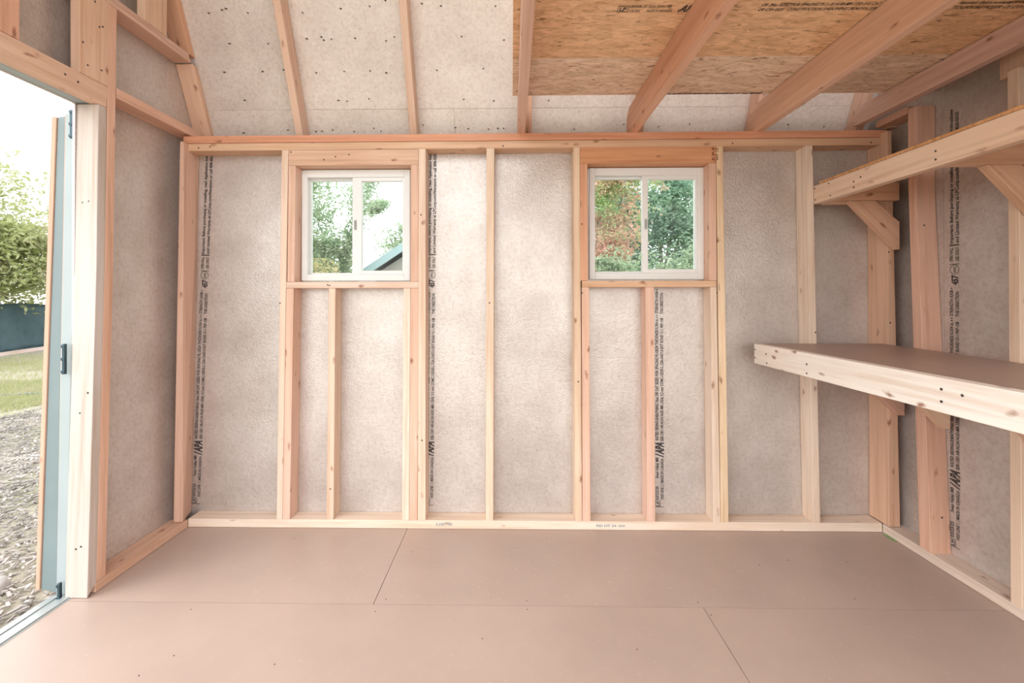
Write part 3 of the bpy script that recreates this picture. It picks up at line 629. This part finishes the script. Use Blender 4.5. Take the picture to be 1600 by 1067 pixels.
# trees
def foliage(name, mat, parent, blobs, n, leaf, seed, M=None):
    r = random.Random(seed); V = []; F = []
    for i in range(n):
        bx, by, bz, rx, ry, rz = r.choice(blobs)
        d = Vector((r.gauss(0, .5), r.gauss(0, .5), r.gauss(0, .5)))
        if d.length > 1.3: d *= 1.3/d.length
        p = Vector((bx+d.x*rx, by+d.y*ry, bz+d.z*rz))
        p += Vector((noise.noise(p*1.1), noise.noise(p*1.1+Vector((9, 0, 0))), noise.noise(p*1.1+Vector((0, 9, 0)))))*.35
        q = p*3.3; p += Vector((noise.noise(q), noise.noise(q+Vector((9, 0, 0))), noise.noise(q+Vector((0, 9, 0)))))*min(.22, .5*(rx+rz)/2)
        s = r.uniform(.6, 1.2)*leaf; a = Vector((r.gauss(0, 1), r.gauss(0, 1), r.gauss(0, .6))).normalized(); b = a.cross(Vector((r.gauss(0, 1), r.gauss(0, 1), r.gauss(0, 1)))).normalized()*.45
        k = len(V); V += [tuple(p-a*s), tuple(p+b*s), tuple(p+a*s), tuple(p-b*s)]; F.append([k, k+1, k+2, k+3])
    me = bpy.data.meshes.new(name); me.from_pydata(V, [], F)
    o = link(name, me, mat, parent); o['kind'] = 'stuff'; return o
BARK = mat_plain('tree_bark', (.22, .17, .14), .85, 0, .25, 9)
def trunk(parent, base, tops, r=.08):
    bm = bmesh.new()
    def seg(a, b, ra, rb):
        a = Vector(a); b = Vector(b); z = (b-a); L = z.length
        q = bmesh.ops.create_cone(bm, cap_ends=True, segments=8, radius1=ra, radius2=rb, depth=L)
        bmesh.ops.transform(bm, matrix=Matrix.Translation((a+b)/2) @ frame(z, (1, .3, .1)), verts=q['verts'])
    fork = Vector(base)+Vector((0, 0, (tops[0][2]-base[2])*.45)); seg(base, fork, r, r*.75)
    for t in tops: seg(fork, t, r*.6, r*.15)
    me = bpy.data.meshes.new('trunk'); bm.to_mesh(me); bm.free(); return link('trunk', me, BARK, parent)
def tree(name, label, cat, base, blobs, n, leaf, mat, seed, r=.08, tops=None, group=None):
    t = empty(name, base, label=label, cat=cat)
    trunk(t, base, tops or [(b[0], b[1], b[2]) for b in blobs[:6]], r)
    foliage('foliage', mat, t, blobs, n, leaf, seed); return t
PALE = mat_leaf('leaves_pale_green', [(.20, .24, .08), (.28, .31, .13), (.34, .35, .20), (.42, .36, .27)], 1.5)
MID = mat_leaf('leaves_mid_green', [(.19, .26, .16), (.28, .36, .22), (.36, .40, .28), (.38, .40, .30)], 3.0)
DARK = mat_leaf('leaves_dark_green', [(.16, .26, .20), (.24, .35, .26), (.31, .41, .30), (.40, .42, .32)], 2.5)
AUT = mat_leaf('leaves_autumn', [(.20, .34, .13), (.32, .42, .20), (.58, .33, .27), (.62, .40, .34)], 1.6)
YEL = mat_leaf('leaves_yellow', [(.30, .31, .15), (.42, .37, .17), (.46, .38, .24), (.33, .33, .22)], 1.4)
tree('garden_tree', 'spreading pale green tree seen through the open doorway above the fence', 'tree', (-12.8, 8.8, -.2),
     [(-13.0, 8.4, 3.9, 2.6, 2.0, .6), (-11.6, 8.6, 2.9, 2.0, 2.0, .5), (-13.5, 8.8, 2.2, 2.0, 2.0, .6), (-11.2, 8.9, 1.9, 1.6, 1.4, .5), (-12.0, 9.0, 1.35, 1.6, 1.2, .45), (-13.4, 8.5, 4.8, 1.6, 1.6, .5), (-14.6, 8.0, 3.2, 1.6, 1.6, 1.2), (-11.0, 9.2, 2.5, 1.2, 1.2, .5)], 34000, .075, PALE, 5, .10)
tree('feathery_tree', 'airy green tree with drooping branches in the left window', 'tree', (-2.3, 6.2, -.2),
     [(-2.0, 6.3, 2.85, .5, .5, .55), (-2.3, 6.2, 2.3, .45, .5, .4), (-1.35, 6.4, 2.9, .18, .4, .6), (-2.4, 6.0, 3.4, .5, .6, .4), (-1.8, 6.2, 2.2, .35, .4, .25), (-1.9, 6.2, 1.75, .5, .4, .2), (-1.45, 6.3, 2.1, .15, .3, .5)], 15000, .036, MID, 11, .022)
tree('yellow_shrub', 'yellow leaved shrub at the left edge of the left window', 'shrub', (-2.3, 5.1, -.2),
     [(-2.2, 5.1, 2.2, .12, .15, .8), (-2.1, 5.1, 2.95, .12, .15, .2), (-1.60, 5.2, 1.52, .5, .3, .28)], 6000, .03, YEL, 12, .02)
tree('low_hedge', 'green hedge low in the left window behind the yellow shrub', 'hedge', (-2.3, 7.3, -.2),
     [(-2.8, 7.3, 1.7, .6, .3, .4), (-2.4, 7.3, 1.9, .4, .3, .3)], 8000, .036, MID, 13, .03)
tree('bushy_tree', 'round bushy tree rising behind the neighbouring roof', 'tree', (-1.6, 12.2, -.2),
     [(-1.6, 12.2, 2.75, .6, .6, .6), (-2.1, 12.4, 2.9, .5, .5, .6), (-1.2, 12.2, 3.15, .4, .45, .3), (-1.6, 12.3, 3.35, .35, .4, .3), (-2.6, 12.2, 4.2, .25, .3, .2)], 9000, .05, MID, 14, .04)
tree('autumn_tree', 'green tree with pink and orange leaves in the right window', 'tree', (3.1, 5.6, -.2),
     [(3.2, 5.6, 2.9, .6, .4, .7), (3.3, 5.5, 2.3, .6, .4, .4), (3.0, 5.6, 1.9, .5, .4, .4), (3.7, 5.7, 3.2, .5, .4, .4), (3.2, 5.5, 1.6, .4, .3, .4)], 26000, .034, AUT, 21, .04)
tree('green_bush', 'deep green bush low in the right window in front of the tall tree', 'shrub', (3.8, 4.6, -.2),
     [(3.35, 4.6, 1.45, .4, .25, .35), (4.0, 4.6, 1.4, .5, .3, .4), (4.4, 4.6, 1.6, .35, .3, .4)], 14000, .032, MID, 22, .03)
tree('tall_dark_tree', 'tall dark green tree filling the right half of the right window', 'tree', (4.9, 7.4, -.2),
     [(4.8, 7.4, 3.4, .9, .5, .8), (5.0, 7.3, 2.4, 1.0, .5, .8), (4.2, 7.4, 2.6, .7, .5, .7), (3.9, 7.6, 3.2, .6, .4, .9), (5.5, 7.5, 3.0, .7, .5, 1.2), (4.3, 7.4, 1.5, .9, .4, .6), (4.0, 7.5, 2.1, .7, .4, .6)], 50000, .046, DARK, 23, .08)
# neighbouring house with a gable
hs = empty('neighbour_house', (.7, 9, -.2), label='grey neighbouring gabled house with pale blue fascia', cat='house')
GWALL = mat_plain('grey_render', (.40, .37, .35), .8, 0, .05, 4); FASC = mat_plain('blue_fascia', (.36, .47, .50), .5); SHG = mat_plain('roof_shingle', (.16, .15, .15), .9, 0, .2, 12)
ev = (-1.30, 1.68); pk = (.95, 3.16); er = (2.4, 2.20)
prism('house_wall', hs, [(-1.1, 6.8, -.2), (2.3, 6.8, -.2), (2.3, 6.8, 2.1), (.95, 6.8, 2.98), (-1.1, 6.8, 1.66)], (0, 4.5, 0), mat=GWALL, bev=0)
def roofslab(nm, a, b, off, th, mat, y0, y1):
    d = Vector((b[0]-a[0], 0, b[1]-a[1])).normalized(); n = Vector((-d.z, 0, d.x)) if d.x > 0 else Vector((d.z, 0, -d.x))
    p = Vector((a[0], y0, a[1]))+n*off; q = Vector((b[0], y0, b[1]))+n*off
    return prism(nm, hs, [p, q, q+n*th, p+n*th], (0, y1-y0, 0), d, mat=mat, bev=0)
roofslab('roof_slope', ev, pk, .0, .05, SHG, 6.57, 11.4); roofslab('roof_slope', pk, er, .0, .05, SHG, 6.57, 11.4)
roofslab('fascia', ev, pk, -.10, .145, FASC, 6.52, 6.565); roofslab('fascia', pk, er, -.10, .145, FASC, 6.52, 6.565)
